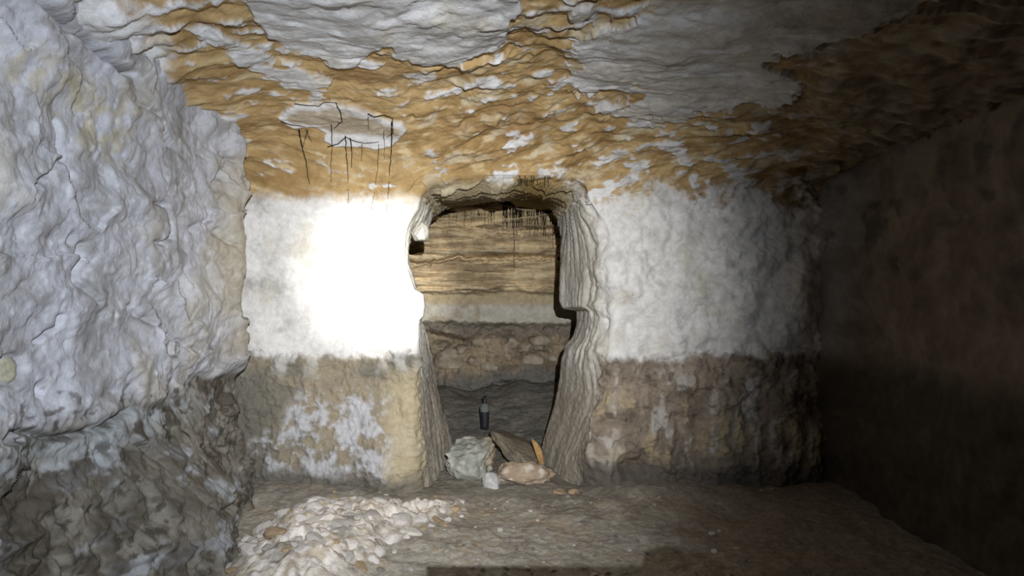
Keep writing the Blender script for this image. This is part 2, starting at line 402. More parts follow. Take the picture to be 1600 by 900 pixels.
# arc length along the front outline
seg = np.r_[0, np.cumsum(np.linalg.norm(np.diff(Fc, axis=0), axis=1))]
sL, sR = seg[cl], seg[cr]
s_all = np.concatenate([np.linspace(0, sL, 400)[:-1], np.linspace(sL, sR, 470)[:-1], np.linspace(sR, seg[-1], 400)])
Fs = np.stack([np.interp(s_all, seg, Fc[:, k]) for k in (0, 1)], -1)
Is = np.stack([np.interp(s_all, seg, Ic[:, k]) for k in (0, 1)], -1)
IYs = np.interp(s_all, seg, inY)
Os = np.zeros_like(Fs)
a = s_all <= sL; b = s_all >= sR; c = ~a & ~b
Os[a, 0] = LX; Os[a, 1] = np.interp(Fs[a, 1], [-0.1, Fc[cl, 1]], [-0.1, TOPZ])
Os[b, 0] = RX; Os[b, 1] = np.interp(Fs[b, 1], [-0.1, Fc[cr, 1]], [-0.1, TOPZ])
t = (s_all[c] - sL) / (sR - sL); Os[c, 0] = LX + (RX - LX) * t; Os[c, 1] = TOPZ
rows = []
cen = np.array([-0.05, 0.8])
out_dir = Is - cen; out_dir /= np.linalg.norm(out_dir, axis=1)[:, None]
for e in np.linspace(0.5, 0.05, 5):               # rear face inside the far chamber
    p = Is + out_dir * e; rows.append(np.stack([p[:, 0], IYs + 0.03, p[:, 1]], -1))
od = Os - Fs; ln = np.linalg.norm(od, axis=1)[:, None]; od = od / ln
r_edge = (0.035 + 0.065 * sm(sR - 0.05, sR + 0.15, s_all))[:, None]
for u in np.linspace(0, 1, 76):                   # jamb: quadratic curve from the inner edge round the front edge
    Wp = Fs + od * r_edge
    A3 = np.stack([Is[:, 0], IYs, Is[:, 1]], -1)
    B3 = np.stack([Fs[:, 0], np.full(len(Is), BACK_Y), Fs[:, 1]], -1)
    C3 = np.stack([Wp[:, 0], np.full(len(Is), BACK_Y), Wp[:, 1]], -1)
    wl_ = (sm(sL - 0.02, sL + 0.16, s_all) * (1 - sm(sR - 0.16, sR + 0.02, s_all)))[:, None]
    B3 = B3 * (1 - wl_) + np.stack([Fs[:, 0], np.full(len(Is), 3.36), np.full(len(Is), 1.50)], -1) * wl_
    uu = u
    rows.append((1 - uu) ** 2 * A3 + 2 * uu * (1 - uu) * B3 + uu ** 2 * C3)
for u in np.linspace(0, 1, 215)[1:]:
    p = Fs + od * (r_edge + (ln - r_edge) * u)
    rows.append(np.stack([p[:, 0], np.full(len(p), BACK_Y), p[:, 1]], -1))
Pb = np.stack(rows, 1)
Nb = normals(Pb)
if Nb[200, 200, 1] > 0: Nb = -Nb; flipb = True
else: flipb = False
for _ in range(5):                                # soften the normals round the front edge
    Nb[:, 62:110] = (Nb[:, 60:108] + Nb[:, 61:109] + Nb[:, 62:110] + Nb[:, 63:111] + Nb[:, 64:112]) / 5
Nb /= np.linalg.norm(Nb, axis=-1)[..., None]
Db, Cb, Mb = rock_back(Pb.astype(np.float32), Pb[..., 2])
ri = np.arange(Pb.shape[1]); cw0 = np.exp(-((ri - 80) / 14.0) ** 2)[None, :]
Db = Db * (1 - cw0) + (0.5 * (Db + np.sqrt(Db * Db + 0.0002))) * cw0      # never fold the sharp front edge inwards
fade = np.ones(Pb.shape[1]); fade[:7] = np.linspace(0.0, 1, 7)
Pb2 = Pb + Nb * (Db * fade[None, :])[..., None]
wall_back = grid_obj('wall_back', Pb2, Cb, M['back'], flip=flipb)
if wall_back.data.polygons[5000].normal.y > 0: wall_back.data.flip_normals()
SB = Surf(Pb2)

# pale block left hanging in the upper left corner of the doorway
hb_ = None
# ------------------------------------------------------------------ ceiling, curving down into the back wall
xs = axis((-1.62, 1.15, 560), (1.15, 1.85, 90))
prof = axis((0, 0.58, 40), (0.58, 1.0, 150), (1.0, 2.0, 210))    # 0..1 flat from y=-1.4 to 2.4, 1..2 quarter ellipse
X, T = np.meshgrid(xs, prof, indexing='ij')
Hc = 1.99 - 0.16 * sm(-0.9, -1.45, X) - 0.30 * sm(0.1, 1.7, X)
Zw = 1.62 - 0.08 * sm(0.35, 1.1, X)
Y0 = 2.40
th = np.clip(T - 1, 0, 1) * math.pi / 2
Yc = np.where(T < 1, -1.4 + (Y0 + 1.4) * np.clip(T, 0, 1), Y0 + (BACK_Y - Y0) * np.sin(th))
Zc = np.where(T < 1, Hc, Zw + (Hc - Zw) * np.cos(th))
Pc = np.stack([X, Yc, Zc], -1)
dU = np.linalg.norm(np.diff(Pc, axis=1), axis=-1)
arc = np.concatenate([np.zeros((Pc.shape[0], 1)), np.cumsum(dU, axis=1)], 1)
Uc = Zw + (arc[:, -1:] - arc)                                     # continues the wall's height over the bend
Nc = normals(Pc)
if Nc[100, 100, 2] > 0: Nc = -Nc; flipc = True
else: flipc = False
Dc, Cc, Mc = rock_back(Pc.astype(np.float32), Uc)
Pc2 = Pc + Nc * Dc[..., None]
ceiling = grid_obj('ceiling', Pc2, Cc, M['ceiling'], flip=flipc,
                   split=[('plaster_patch', (Mc['top'] > 0.5).astype(float)), ('plaster_patch', (Mc['root'] > 0.5).astype(float)), ('plaster_patch', (Mc['right'] > 0.5).astype(float))])
SC = Surf(Pc2)

# ------------------------------------------------------------------ left wall
ys = axis((-1.4, 1.5, 40), (1.5, 3.12, 400), (3.12, 3.42, 60)); zs = axis((-0.12, 2.05, 400))
Y, Z = np.meshgrid(ys, zs, indexing='ij')
P0 = np.stack([np.full_like(Y, -1.35), Y, Z], -1).astype(np.float32)
px, py = proj(P0)
n2 = fbm(P0, 2.0, 3, 210); n6 = fbm(P0, 6, 4, 214); n20 = fbm(P0, 20, 4, 219)
lb = billow(P0, (1, 2.8, 3.6), 2, 225, 0.10); lb2 = billow(P0, (1, 6.5, 8), 2, 229, 0.05)
lm = sm(-0.25, 0.25, pn(P0, 2.2, 231))
D = 0.045 * n2 + 0.010 * n6 + 0.030 * (lb - 0.4) + 0.009 * (lb2 - 0.4) * (0.4 + lm) + 0.003 * n20 + 0.013 * sm(0.10, 0.55, pn(P0, (1, 4.6, 5.5), 227)) + 0.006 * sm(0.15, 0.5, pn(P0, (1, 9, 10), 228))
vv = Z * 4.5 + 1.3 * Y + 1.6 * pn(P0, 2.6, 233) + 0.6 * pn(P0, 7, 234); sv = vv - np.floor(vv)
D += 0.024 * (sv ** 2.2) * sm(0.0, 0.35, pn(P0, 2.3, 235))          # overlapping flakes
fkl = flakes(P0, (1, 3.6, 4.6), 236, (-0.3, -0.05, 0.2, 0.45), 0.025); fkm = flakes(P0, (1, 9, 11), 246, (0.1, 0.4), 0.05)
D += 0.026 * fkl + 0.004 * fkm * (0.3 + lm)
pitn = pn(P0, 9.0, 248)
D -= 0.03 * sm(0.62, 0.80, pitn)
# lower part steps in, then swells out again at the foot
bd = (Z - 0.66) + 0.06 * n6 + 0.05 * n2
D += -0.030 * sm(0.03, -0.05, bd) + 0.05 * sm(-0.15, -0.62, bd)
D += 0.27 * sm(0.70, 0.05, Z + 0.05 * n6) * np.exp(-((Y - 2.40) / 0.40) ** 2) + 0.02 * sm(0.6, 0.5, Z) * n20
D += 0.014 * (billow(P0, (1, 6, 7), 2, 245, 0.04) - 0.4) * sm(0.02, -0.05, bd)
# swell before the back corner, then a deep crease
edge_y = 3.10 + 0.05 * pn(np.stack([Z * 0, Z * 0, Z], -1), 4.2, 240) + 0.02 * pn(np.stack([Z * 0, Z * 0, Z], -1), 14, 241)
bulge = np.exp(-((Y - edge_y + 0.07) / 0.11) ** 2) * 0.055
D += bulge * (Y < edge_y + 0.3)
D -= 0.32 * sm(edge_y, edge_y + 0.13, Y)
D += 0.05 * sm(1.70, 1.95, Z)
g1 = px + 5 * n20 + 3 * n6; g2 = py + 5 * pn(P0, 22, 270)
for pts, wd_, dep in (([(20, -20), (50, 15), (110, 55), (150, 85), (190, 118)], 4.5, .07), ([(60, 15), (120, 80), (180, 150)], 40, -.012), ([(90, 190), (100, 245), (70, 275), (35, 290)], 4, .025), ([(232, 318), (262, 320), (266, 335), (258, 375), (235, 382)], 4, .03), ([(330, 295), (346, 250), (352, 250)], 4, .03), ([(300, 360), (315, 345), (345, 380)], 4, .022),
                    ([(92, 495), (90, 512), (62, 532)], 4, .03), ([(0, 690), (20, 672), (95, 684), (155, 668), (195, 640)], 5, .035), ([(205, 480), (255, 520), (300, 550)], 4, .02), ([(130, 380), (120, 440), (150, 470)], 4, .02), ([(362, 280), (365, 330), (372, 400)], 3, .02), ([(250, 800), (310, 760), (330, 700)], 5, .03), ([(190, 690), (215, 720), (230, 790)], 5, .03), ([(205, 160), (240, 180), (262, 230)], 4, .025)):
    D -= dep * np.exp(-(linedist(g1, g2, pts) / wd_) ** 2)
kn = np.sqrt((g1 - 22) ** 2 + (g2 - 578) ** 2)
D += -0.02 * np.exp(-((kn - 22) / 4) ** 2) - 0.008 * sm(22, 16, kn)
Pl = P0.astype(float).copy(); Pl[..., 0] += D
q1 = px + 16 * n6 + 8 * n20; q2 = py + 16 * n2 + 14 * n6 + 9 * n20
cl_ = mixc((0.43, 0.43, 0.455), (0.30, 0.295, 0.295), sm(-0.25, 0.5, n6 + 0.3 * n20))
cl_ = mixc(cl_, (0.42, 0.385, 0.31), 0.55 * sm(-0.05, 0.35, n2 + 0.3 * n6 + 0.15 * n20))
fine_ = fbm(P0, 30, 4, 262)
cl_ = mixc(cl_, (0.54, 0.54, 0.56), 0.6 * sm(0.1, 0.4, fbm(P0, 12, 4, 264)))
cl_ = mixc(cl_, (0.27, 0.25, 0.23), 0.5 * sm(0.2, 0.5, fine_ + 0.4 * n6))
yel = sm(-25, 30, sdf(q1, q2, [(0, 60), (70, 95), (150, 120), (215, 170), (190, 260), (110, 220), (60, 150), (0, 130)]))
cl_ = mixc(cl_, (0.42, 0.37, 0.25), 0.7 * yel * sm(-0.3, 0.2, n20 + n6))
tip = sm(-15, 20, sdf(q1, q2, [(330, 250), (400, 220), (412, 420), (392, 560), (340, 560), (330, 420)]))
cl_ = mixc(cl_, (0.36, 0.31, 0.22), 0.6 * tip)
cl_ = mixc(cl_, (0.40, 0.37, 0.25), 0.8 * sm(22, 15, kn))
low = sm(0.02, -0.05, bd)
cd = mixc((0.20, 0.18, 0.145), (0.12, 0.106, 0.084), sm(-0.35, 0.35, n6 + 0.5 * n20))
streak = fbm(P0, (1, 5, 9), 4, 250)
cd = mixc(cd, (0.33, 0.34, 0.35), 0.75 * sm(0.08, 0.35, streak + 0.25 * n20))
cd = mixc(cd, (0.33, 0.345, 0.345), 0.85 * bump1(-0.08, 0.06, bd) * sm(330, 240, px))
spk = fbm(P0, (1, 11, 13), 5, 256)
cd = mixc(cd, (0.07, 0.058, 0.043), 0.95 * sm(0.0, 0.22, spk) * (0.40 + 0.60 * bump1(0, 45, py - (770 - 0.48 * px))))
cd = mixc(cd, (0.075, 0.062, 0.046), 0.8 * sm(-20, 30, sdf(q1, q2, [(-200, 745), (60, 735), (110, 760), (180, 800), (210, 860), (190, 1000), (-200, 1000)])) * sm(-0.25, 0.2, n6 + 0.6 * n20))
cd = mixc(cd, (0.05, 0.042, 0.03), 0.8 * sm(0.12, 0.3, fbm(P0, 34, 3, 266)) * sm(-0.2, 0.2, fbm(P0, 5, 3, 268)))
cL = mixc(cl_, cd, low)
cL = mixc(cL, (0.06, 0.05, 0.038), 0.8 * sm(0.2, 0.4, fbm(P0, 24, 3, 260)) * bump1(-0.02, 0.08, bd))
wall_left = grid_obj('wall_left', Pl, cL, M['plaster'])
if wall_left.data.polygons[5000].normal.x < 0: wall_left.data.flip_normals()
SL = Surf(Pl)

# ------------------------------------------------------------------ right wall
ys = axis((-1.4, 1.5, 30), (1.5, 3.45, 190)); zs = axis((-0.12, 2.0, 170))
Y, Z = np.meshgrid(ys, zs, indexing='ij')
P0 = np.stack([np.full_like(Y, 1.71), Y, Z], -1).astype(np.float32)
px, py = proj(P0)
n2 = fbm(P0, 1.6, 3, 310); n6 = fbm(P0, 6, 4, 314); n20 = fbm(P0, 20, 3, 319)
D = 0.06 * n2 + 0.025 * n6 + 0.006 * n20 + 0.02 * (billow(P0, 5, 2, 330) - 0.4)
D += 0.20 * sm(2.95, 3.45, Y) ** 2
for hx, hy, rx, ry in ((1365, 312, 18, 12), (1487, 340, 26, 12), (1358, 520, 14, 14), (1425, 285, 10, 20), (1402, 415, 5, 12), (1440, 430, 10, 8)):
    D -= 0.045 * np.exp(-((px - hx + 6 * n20) / rx) ** 2 - ((py - hy + 6 * n6) / ry) ** 2)
Pr = P0.astype(float).copy(); Pr[..., 0] -= D
cR = mixc((0.20, 0.16, 0.117), (0.14, 0.108, 0.077), sm(-0.3, 0.4, n6 + 0.5 * n2))  # brown base colour, set dark over the whole right wall
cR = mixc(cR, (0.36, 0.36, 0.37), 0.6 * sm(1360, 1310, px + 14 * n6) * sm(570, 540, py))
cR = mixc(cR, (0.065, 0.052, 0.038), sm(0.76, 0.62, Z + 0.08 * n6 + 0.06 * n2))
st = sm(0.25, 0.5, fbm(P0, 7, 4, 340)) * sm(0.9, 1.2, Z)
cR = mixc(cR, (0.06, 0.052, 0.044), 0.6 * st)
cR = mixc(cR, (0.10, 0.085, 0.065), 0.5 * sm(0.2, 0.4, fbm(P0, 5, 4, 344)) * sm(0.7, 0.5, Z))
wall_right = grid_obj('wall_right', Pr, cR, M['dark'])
if wall_right.data.polygons[2000].normal.x > 0: wall_right.data.flip_normals()

# ------------------------------------------------------------------ front wall (behind the photographer), closes the chamber
xs = np.linspace(-1.7, 1.9, 50); zs = np.linspace(-0.12, 2.1, 36)
X, Z = np.meshgrid(xs, zs, indexing='ij')
P0 = np.stack([X, np.full_like(X, -1.3), Z], -1).astype(np.float32)
P0[..., 1] += 0.10 * fbm(P0, 1.8, 4, 360)
cF = mixc((0.45, 0.42, 0.37), (0.25, 0.2, 0.14), sm(-0.3, 0.4, fbm(P0, 3, 4, 366)))
wall_front = grid_obj('wall_front', P0, cF, M['dark'])
if wall_front.data.polygons[200].normal.y < 0: wall_front.data.flip_normals()

# ------------------------------------------------------------------ floor
def unfloor(px, py, z=0.0):
    y = F * (CAM_H - z) / (py - 450.0)
    return (px - 800) / F * y, y
PILE_PX = [(352, 892), (372, 850), (405, 815), (450, 785), (520, 772), (600, 780), (655, 778), (722, 768), (722, 784), (668, 806), (612, 832), (585, 862), (548, 895), (470, 930), (380, 930)]
PILE = [unfloor(x, y, 0.05) for x, y in PILE_PX]
def floor_h(x, y):
    x = np.asarray(x, float); y = np.asarray(y, float)
    P = np.stack([x, y, np.zeros_like(x)], -1).astype(np.float32)
    h = 0.030 * fbm(P, 1.7, 3, 410) + 0.010 * fbm(P, 7, 3, 414)
    s = sdf(x, y, PILE)
    h += 0.085 * sm(-0.06, 0.20, s + 0.03 * pn(P, 8, 418))
    h += 0.06 * sm(2.9, 3.35, y) * sm(0.25, 0.6, x)                 # earth banked against the back wall
    h += 0.05 * sm(2.9, 3.35, y) * sm(-0.5, -0.9, x)
    h += 0.02 * sm(3.0, 3.3, y) * bump1(0.0, 0.35, x)
    return h
xs = axis((-1.62, 1.9, 430)); ys = axis((-1.4, 1.9, 40), (1.9, 3.5, 260), (3.5, 4.0, 40))
X, Y = np.meshgrid(xs, ys, indexing='ij')
P0 = np.stack([X, Y, np.zeros_like(X)], -1).astype(np.float32)
Hf = floor_h(X, Y)
n2 = fbm(P0, 2, 3, 420); n6 = fbm(P0, 7, 4, 424); n20 = fbm(P0, 24, 4, 428)
pile = sm(-0.05, 0.10, sdf(X, Y, PILE) + 0.05 * n6 + 0.03 * n20)
Pf = P0.astype(float); Pf[..., 2] = Hf + 0.004 * n20 + 0.045 * pile * (billow(P0, 11, 3, 430) - 0.3)
cf = mixc((0.41, 0.37, 0.305), (0.28, 0.245, 0.20), sm(-0.3, 0.4, n6 + 0.5 * n2))
cf = mixc(cf, (0.41, 0.33, 0.23), 0.7 * sm(0.1, 0.45, fbm(P0, 5, 4, 440)))
cf = mixc(cf, (0.52, 0.48, 0.42), 0.6 * sm(0.25, 0.5, n20 + 0.5 * n6))
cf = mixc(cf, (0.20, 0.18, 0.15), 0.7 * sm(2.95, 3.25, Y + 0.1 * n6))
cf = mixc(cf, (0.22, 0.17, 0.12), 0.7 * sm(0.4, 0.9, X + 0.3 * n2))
cp = mixc((0.66, 0.60, 0.53), (0.46, 0.39, 0.29), sm(-0.2, 0.4, n20 + 0.5 * n6)); cp = mixc(cp, (0.14, 0.125, 0.10), 0.6 * sm(0.1, 0.4, fbm(P0, 9, 3, 446)))
cf = mixc(cf, cp, pile)
floor = grid_obj('floor', Pf, cf, M['soil'])
if floor.data.polygons[2000].normal.z < 0: floor.data.flip_normals()

# ------------------------------------------------------------------ the chamber beyond the doorway
FAR_Y = 5.20
xs = axis((-1.75, -0.9, 40), (-0.9, 0.65, 330), (0.65, 1.45, 40)); zs = axis((-0.1, 2.0, 370))
X, Z = np.meshgrid(xs, zs, indexing='ij')
P0 = np.stack([X, np.full_like(X, FAR_Y), Z], -1).astype(np.float32)
px, py = proj(P0)
n2 = fbm(P0, 1.8, 3, 510); n6 = fbm(P0, 6, 4, 514); n20 = fbm(P0, 22, 4, 518)
qy = py + 5 * n6 + 4 * n20 + 4 * n2
ps = fbm(P0, (2.2, 1, 20), 5, 524); ps2 = fbm(P0, (3, 1, 46), 4, 530)
upz = 1 - sm(454, 462, qy)
vv = Z * 8.5 + 1.1 * pn(P0, (1.4, 1, 4), 536) + 0.5 * pn(P0, (5, 1, 9), 537); sv = vv - np.floor(vv)
D = upz * (0.095 * (sv ** 1.5) + 0.055 * ps + 0.022 * ps2 + 0.030 * n6 + 0.03 * (billow(P0, (3.5, 1, 12), 3, 533, 0.04) - 0.4))
D += (1 - upz) * (0.012 * n6 + 0.004 * n20)
rg = sm(500, 512, qy)
D += rg * (-0.06 + 0.060 * fbm(P0, (5, 1, 8), 4, 540) + 0.05 * (billow(P0, (6, 1, 8), 3, 544) - 0.4) + 0.02 * n20)
D += -0.10 * rg * np.exp(-((py - (523 + (px - 660) * 0.24)) / 8) ** 2) * sm(760, 700, px)
D += 0.05 * sm(545, 600, py)
D += -0.09 * np.exp(-((qy - (412 - 10 * sm(660, 720, px))) / 3.2) ** 2)
D += -0.06 * np.exp(-((qy - 358 - 5 * n6) / 2.6) ** 2) * sm(-0.3, 0.1, n2) - 0.05 * np.exp(-((qy - 371 + (px - 760) * 0.05) / 2.4) ** 2) * sm(730, 760, px)
cw_ = mixc((0.60, 0.475, 0.295), (0.32, 0.24, 0.145), sm(-0.3, 0.3, ps + 0.35 * ps2 + 0.3 * n6)); cw_ = mixc(cw_, (0.66, 0.55, 0.37), 0.6 * sm(0.15, 0.5, ps2))
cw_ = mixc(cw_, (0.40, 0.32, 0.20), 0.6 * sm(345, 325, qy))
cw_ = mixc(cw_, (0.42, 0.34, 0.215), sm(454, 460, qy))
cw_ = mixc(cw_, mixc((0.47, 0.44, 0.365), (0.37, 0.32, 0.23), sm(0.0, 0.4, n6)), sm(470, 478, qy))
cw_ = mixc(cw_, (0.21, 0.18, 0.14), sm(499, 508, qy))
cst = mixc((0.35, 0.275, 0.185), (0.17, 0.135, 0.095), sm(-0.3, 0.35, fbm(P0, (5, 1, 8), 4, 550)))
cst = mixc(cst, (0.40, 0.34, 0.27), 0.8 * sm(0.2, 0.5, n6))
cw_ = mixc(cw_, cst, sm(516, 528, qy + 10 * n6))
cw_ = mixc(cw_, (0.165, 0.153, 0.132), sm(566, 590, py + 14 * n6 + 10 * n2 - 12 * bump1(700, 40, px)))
Pw = P0.astype(float); Pw[..., 1] -= D
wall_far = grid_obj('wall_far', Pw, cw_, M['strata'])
if wall_far.data.polygons[2000].normal.y > 0: wall_far.data.flip_normals()
SF = Surf(Pw)

for sx_, sy_, rx_, rz_, sd_ in ((798, 542, 34, 20, 3), (742, 562, 14, 9, 5), (760, 530, 22, 11, 8), (702, 560, 26, 16, 13), (845, 530, 20, 10, 17), (832, 562, 24, 9, 21), (690, 540, 16, 8, 26), (864, 555, 12, 10, 31), (770, 572, 20, 8, 37), (720, 545, 14, 8, 43)):
    FARSTONES = globals().setdefault('FARSTONES', []); FARSTONES.append((sx_, sy_, rx_, rz_, sd_))
def simple_grid(name, fn, nu, nv, seed, c1, c2, amp, axisn, mat):
    u, v = np.meshgrid(np.linspace(0, 1, nu), np.linspace(0, 1, nv), indexing='ij')
    P = fn(u, v).astype(np.float32)
    d = amp * fbm(P, 3, 4, seed)
    P[..., axisn] += d
    c = mixc(c1, c2, sm(-0.3, 0.4, fbm(P, 6, 4, seed + 9)))
    return grid_obj(name, P, c, mat), P
wfl, _ = simple_grid('wall_far_left', lambda u, v: np.stack([-1.6 + 0 * u, 3.9 + 1.4 * u, -0.1 + 2.1 * v], -1), 70, 90, 610, (0.40, 0.30, 0.17), (0.25, 0.19, 0.11), 0.05, 0, M['strata'])
wfr, _ = simple_grid('wall_far_right', lambda u, v: np.stack([1.3 + 0 * u, 3.9 + 1.4 * u, -0.1 + 2.1 * v], -1), 70, 90, 620, (0.40, 0.30, 0.17), (0.25, 0.19, 0.11), 0.05, 0, M['strata'])
cfr, _ = simple_grid('ceiling_far', lambda u, v: np.stack([-1.75 + 3.2 * u, 3.9 + 1.4 * v, 1.83 - 0.155 * sm(-0.10, 0.05, -1.75 + 3.2 * u) * sm(4.4, 4.8, 3.9 + 1.4 * v)], -1), 220, 120, 630, (0.36, 0.27, 0.12), (0.28, 0.2, 0.08), 0.025, 2, M['strata'])
def farfloor_h(x, y):
    x = np.asarray(x, float); y = np.asarray(y, float)
    return 0.27 * sm(3.95, 5.25, y) + 0.02 * np.sin(x * 5) + sm(4.7, 5.1, y) * (0.018 * np.sin(x * 9 + 1) + 0.012 * np.sin(x * 23) - 0.02 * bump1(-0.5, 0.2, x))
u, v = np.meshgrid(np.linspace(-1.75, 1.45, 260), np.linspace(3.85, 5.3, 150), indexing='ij')
P0 = np.stack([u, v, 0 * u], -1).astype(np.float32)
n6 = fbm(P0, 6, 4, 640); n20 = fbm(P0, 25, 4, 646)
Pff = P0.astype(float); Pff[..., 2] = farfloor_h(u, v) + 0.02 * n6 + 0.006 * n20
cff = mixc((0.20, 0.185, 0.16), (0.145, 0.136, 0.118), sm(-0.3, 0.3, n6)); cff = mixc(cff, (0.16, 0.145, 0.12), 0.7 * sm(0.35, 0.55, n20))
floor_far = grid_obj('floor_far', Pff, cff, M['soil'])
if floor_far.data.polygons[200].normal.z < 0: floor_far.data.flip_normals()

# ------------------------------------------------------------------ stones
def rock_mesh(name, sub, size, seed, rough=0.22, facets=6, flat=0.0, colfn=None, mat=None, smooth=False, fine=0.05):
    """an angular stone: a sphere cut by random planes, then roughened"""
    bm = bmesh.new(); bmesh.ops.create_icosphere(bm, subdivisions=sub, radius=1.0)
    V = np.array([v.co[:] for v in bm.verts]); Fq = np.array([[v.index for v in f.verts] for f in bm.faces]); bm.free()
    r = np.random.default_rng(seed)
    for k in range(facets):
        n = r.normal(size=3); n /= np.linalg.norm(n); d = r.uniform(0.55, 0.85)
        e = V @ n - d; V = np.where((e > 0)[:, None], V - np.outer(np.maximum(e, 0), n) * 0.92, V)
    Pn = V.astype(np.float32)
    nrm = V / (np.linalg.norm(V, axis=1)[:, None] + 1e-9)
    V = V + nrm * (rough * fbm(Pn, 1.3, 2, seed % 90) + fine * fbm(Pn, 4, 3, seed % 90 + 5))[:, None]
    V[:, 2] = np.maximum(V[:, 2], -0.6)
    V = V * np.asarray(size)
    V[:, 2] -= V[:, 2].min()
    me_o = link_mesh(name, V, Fq, mat, None, colfn(V) if colfn else None, smooth)
    return me_o
blk = rock_mesh('stone', 4, (0.050, 0.085, 0.062), 35, 0.12, 9, smooth=True, fine=0.06, mat=M['plaster'], colfn=lambda V: np.tile(np.array((0.55, 0.53, 0.46), np.float32), (len(V), 1)))
blk.location = (-0.488, 3.40, 1.29); blk.parent = wall_back
blk['label'] = 'pale block left standing in the upper left doorway corner'
def ccol(V, base, alt, tint, seed, sc_=9):
    P = V.astype(np.float32)
    a_ = fbm(P, sc_, 4, seed); b_ = fbm(P, sc_ * 2.2, 4, seed + 7)
    c = mixc(base, alt, sm(-0.25, 0.3, a_)); return mixc(c, tint, sm(0.1, 0.4, b_))
for sx_, sy_, rx_, rz_, sd_ in FARSTONES:
    p_ = SF.at(sx_, sy_ + rz_)
    k_ = p_[1] / F
    o = rock_mesh('stone', 3, (rx_ * k_, 0.07, rz_ * k_ * 1.2), 2000 + sd_, 0.15, 9, smooth=True, fine=0.08, mat=M['boulder'], colfn=lambda V: ccol(V, (0.36, 0.30, 0.22), (0.24, 0.19, 0.13), (0.42, 0.37, 0.30), sd_ + 40))
    o.location = (p_[0], p_[1] + 0.03, p_[2]); o.parent = wall_far
# boulder blocking the threshold
def on_floor(px, py, z=0.0):
    x, y = unfloor(px, py, z); return x, y
x, y = on_floor(742, 752, 0.0)
bl = rock_mesh('boulder', 5, (0.185, 0.14, 0.150), 41, 0.20, 11, smooth=True, fine=0.13, mat=M['boulder'], colfn=lambda V: mixc(ccol(V, (0.36, 0.36, 0.315), (0.25, 0.255, 0.22), (0.50, 0.48, 0.43), 701), (0.36, 0.27, 0.17), 0.8 * sm(0.0, 0.10, V[:, 0] + 0.05 * fbm(V.astype(np.float32), 10, 3, 703)) * sm(0.04, 0.10, V[:, 2])))
bl.location = (x - 0.02, y + 0.08, floor_h(x, y) - 0.03); bl.rotation_euler = (0.0, 0.08, 0.4)
tag(bl, 'rough grey-green boulder lying in the bottom of the doorway', 'boulder')
x, y = on_floor(822, 756, 0.0)
ls = rock_mesh('long_stone', 5, (0.165, 0.09, 0.085), 57, 0.18, 12, smooth=True, fine=0.11, mat=M['boulder'], colfn=lambda V: ccol(V, (0.38, 0.295, 0.21), (0.27, 0.20, 0.14), (0.52, 0.46, 0.38), 711))
ls.location = (x - 0.01, y + 0.02, floor_h(x, y) - 0.015); ls.rotation_euler = (0.0, -0.10, 0.10)
tag(ls, 'long pinkish-brown stone lying right of the grey-green boulder', 'stone')
x, y = on_floor(770, 764, 0.0)
ws = rock_mesh('white_stone', 4, (0.052, 0.04, 0.055), 63, 0.15, 8, smooth=True, fine=0.05, mat=M['boulder'], colfn=lambda V: ccol(V, (0.52, 0.50, 0.50), (0.42, 0.40, 0.39), (0.56, 0.55, 0.54), 721))
ws.location = (x, y - 0.01, floor_h(x, y) - 0.008)
tag(ws, 'small pale white stone wedged in front of the doorway boulder', 'stone')
sl = rock_mesh('rock_slab', 5, (0.20, 0.30, 0.065), 77, 0.10, 8, smooth=True, fine=0.05, mat=M['boulder'], colfn=lambda V: ccol(V, (0.25, 0.215, 0.16), (0.18, 0.16, 0.13), (0.33, 0.27, 0.17), 731))
sl.location = (0.03, 3.78, 0.05); sl.rotation_euler = (0.10, 0.36, 0.18)
tag(sl, 'tilted grey-brown rock slab behind the doorway boulder', 'stone')
for nm, cx, cy, sx, sy, sd, lab in (('orange_fragment', 874, 772, 0.040, 0.028, 81, 'flat orange stone fragment on the floor, nearest the doorway stones'), ('orange_fragment', 896, 776, 0.030, 0.022, 85, 'small orange stone fragment, right one of the two by the doorway')):
    x, y = on_floor(cx, cy)
    o = rock_mesh(nm, 3, (sx, sy, 0.016), sd, 0.2, 7, mat=M['stone_tan'])
    o.data.materials[0] = M['wood'] if False else M['stone_tan']
    o.location = (x, y, floor_h(x, y) - 0.003); o.rotation_euler = (0, 0, sd)
    tag(o, lab, 'stone', 'orange fragments by the doorway')

# shared stone shapes for the rubble and the pebbles
def protos(prefix, mats, n, seed):
    out = []
    for k in range(n):
        o = rock_mesh(prefix, 2, (1, 1, 0.75), seed + 13 * k, 0.22, 7, mat=mats[k % len(mats)], fine=0.06)
        me = o.data; bpy.data.objects.remove(o); out.append(me)
    return out
rub = protos('rubble_stone', [M['stone_white'], M['stone_white'], M['stone_white'], M['stone_white'], M['stone_white'], M['stone_tan']], 12, 900)
peb = protos('pebble', [M['stone_grey'], M['stone_white'], M['stone_tan'], M['stone_grey']], 8, 1300)
def drop(name, me, x, y, r, sink, label, cat, group):
    o = bpy.data.objects.new(name, me); COL.objects.link(o)
    sxy = random.uniform(0.75, 1.3)
    o.scale = (r * sxy, r / sxy, r * random.uniform(0.6, 1.0))
    o.rotation_euler = (random.uniform(-0.25, 0.25), random.uniform(-0.25, 0.25), random.uniform(0, 6.28))
    o.location = (x, y, float(floor_h(x, y)) - sink * r)
    tag(o, label, cat, group)
    return o
placed = []
def try_place(x, y, r, k=0.75):
    for a_, b_, c_ in placed:
        if (x - a_) ** 2 + (y - b_) ** 2 < (k * (r + c_)) ** 2: return False
    placed.append((x, y, r)); return True
PA = np.array(PILE); lo_, hi_ = PA.min(0), PA.max(0)
cnt = 0
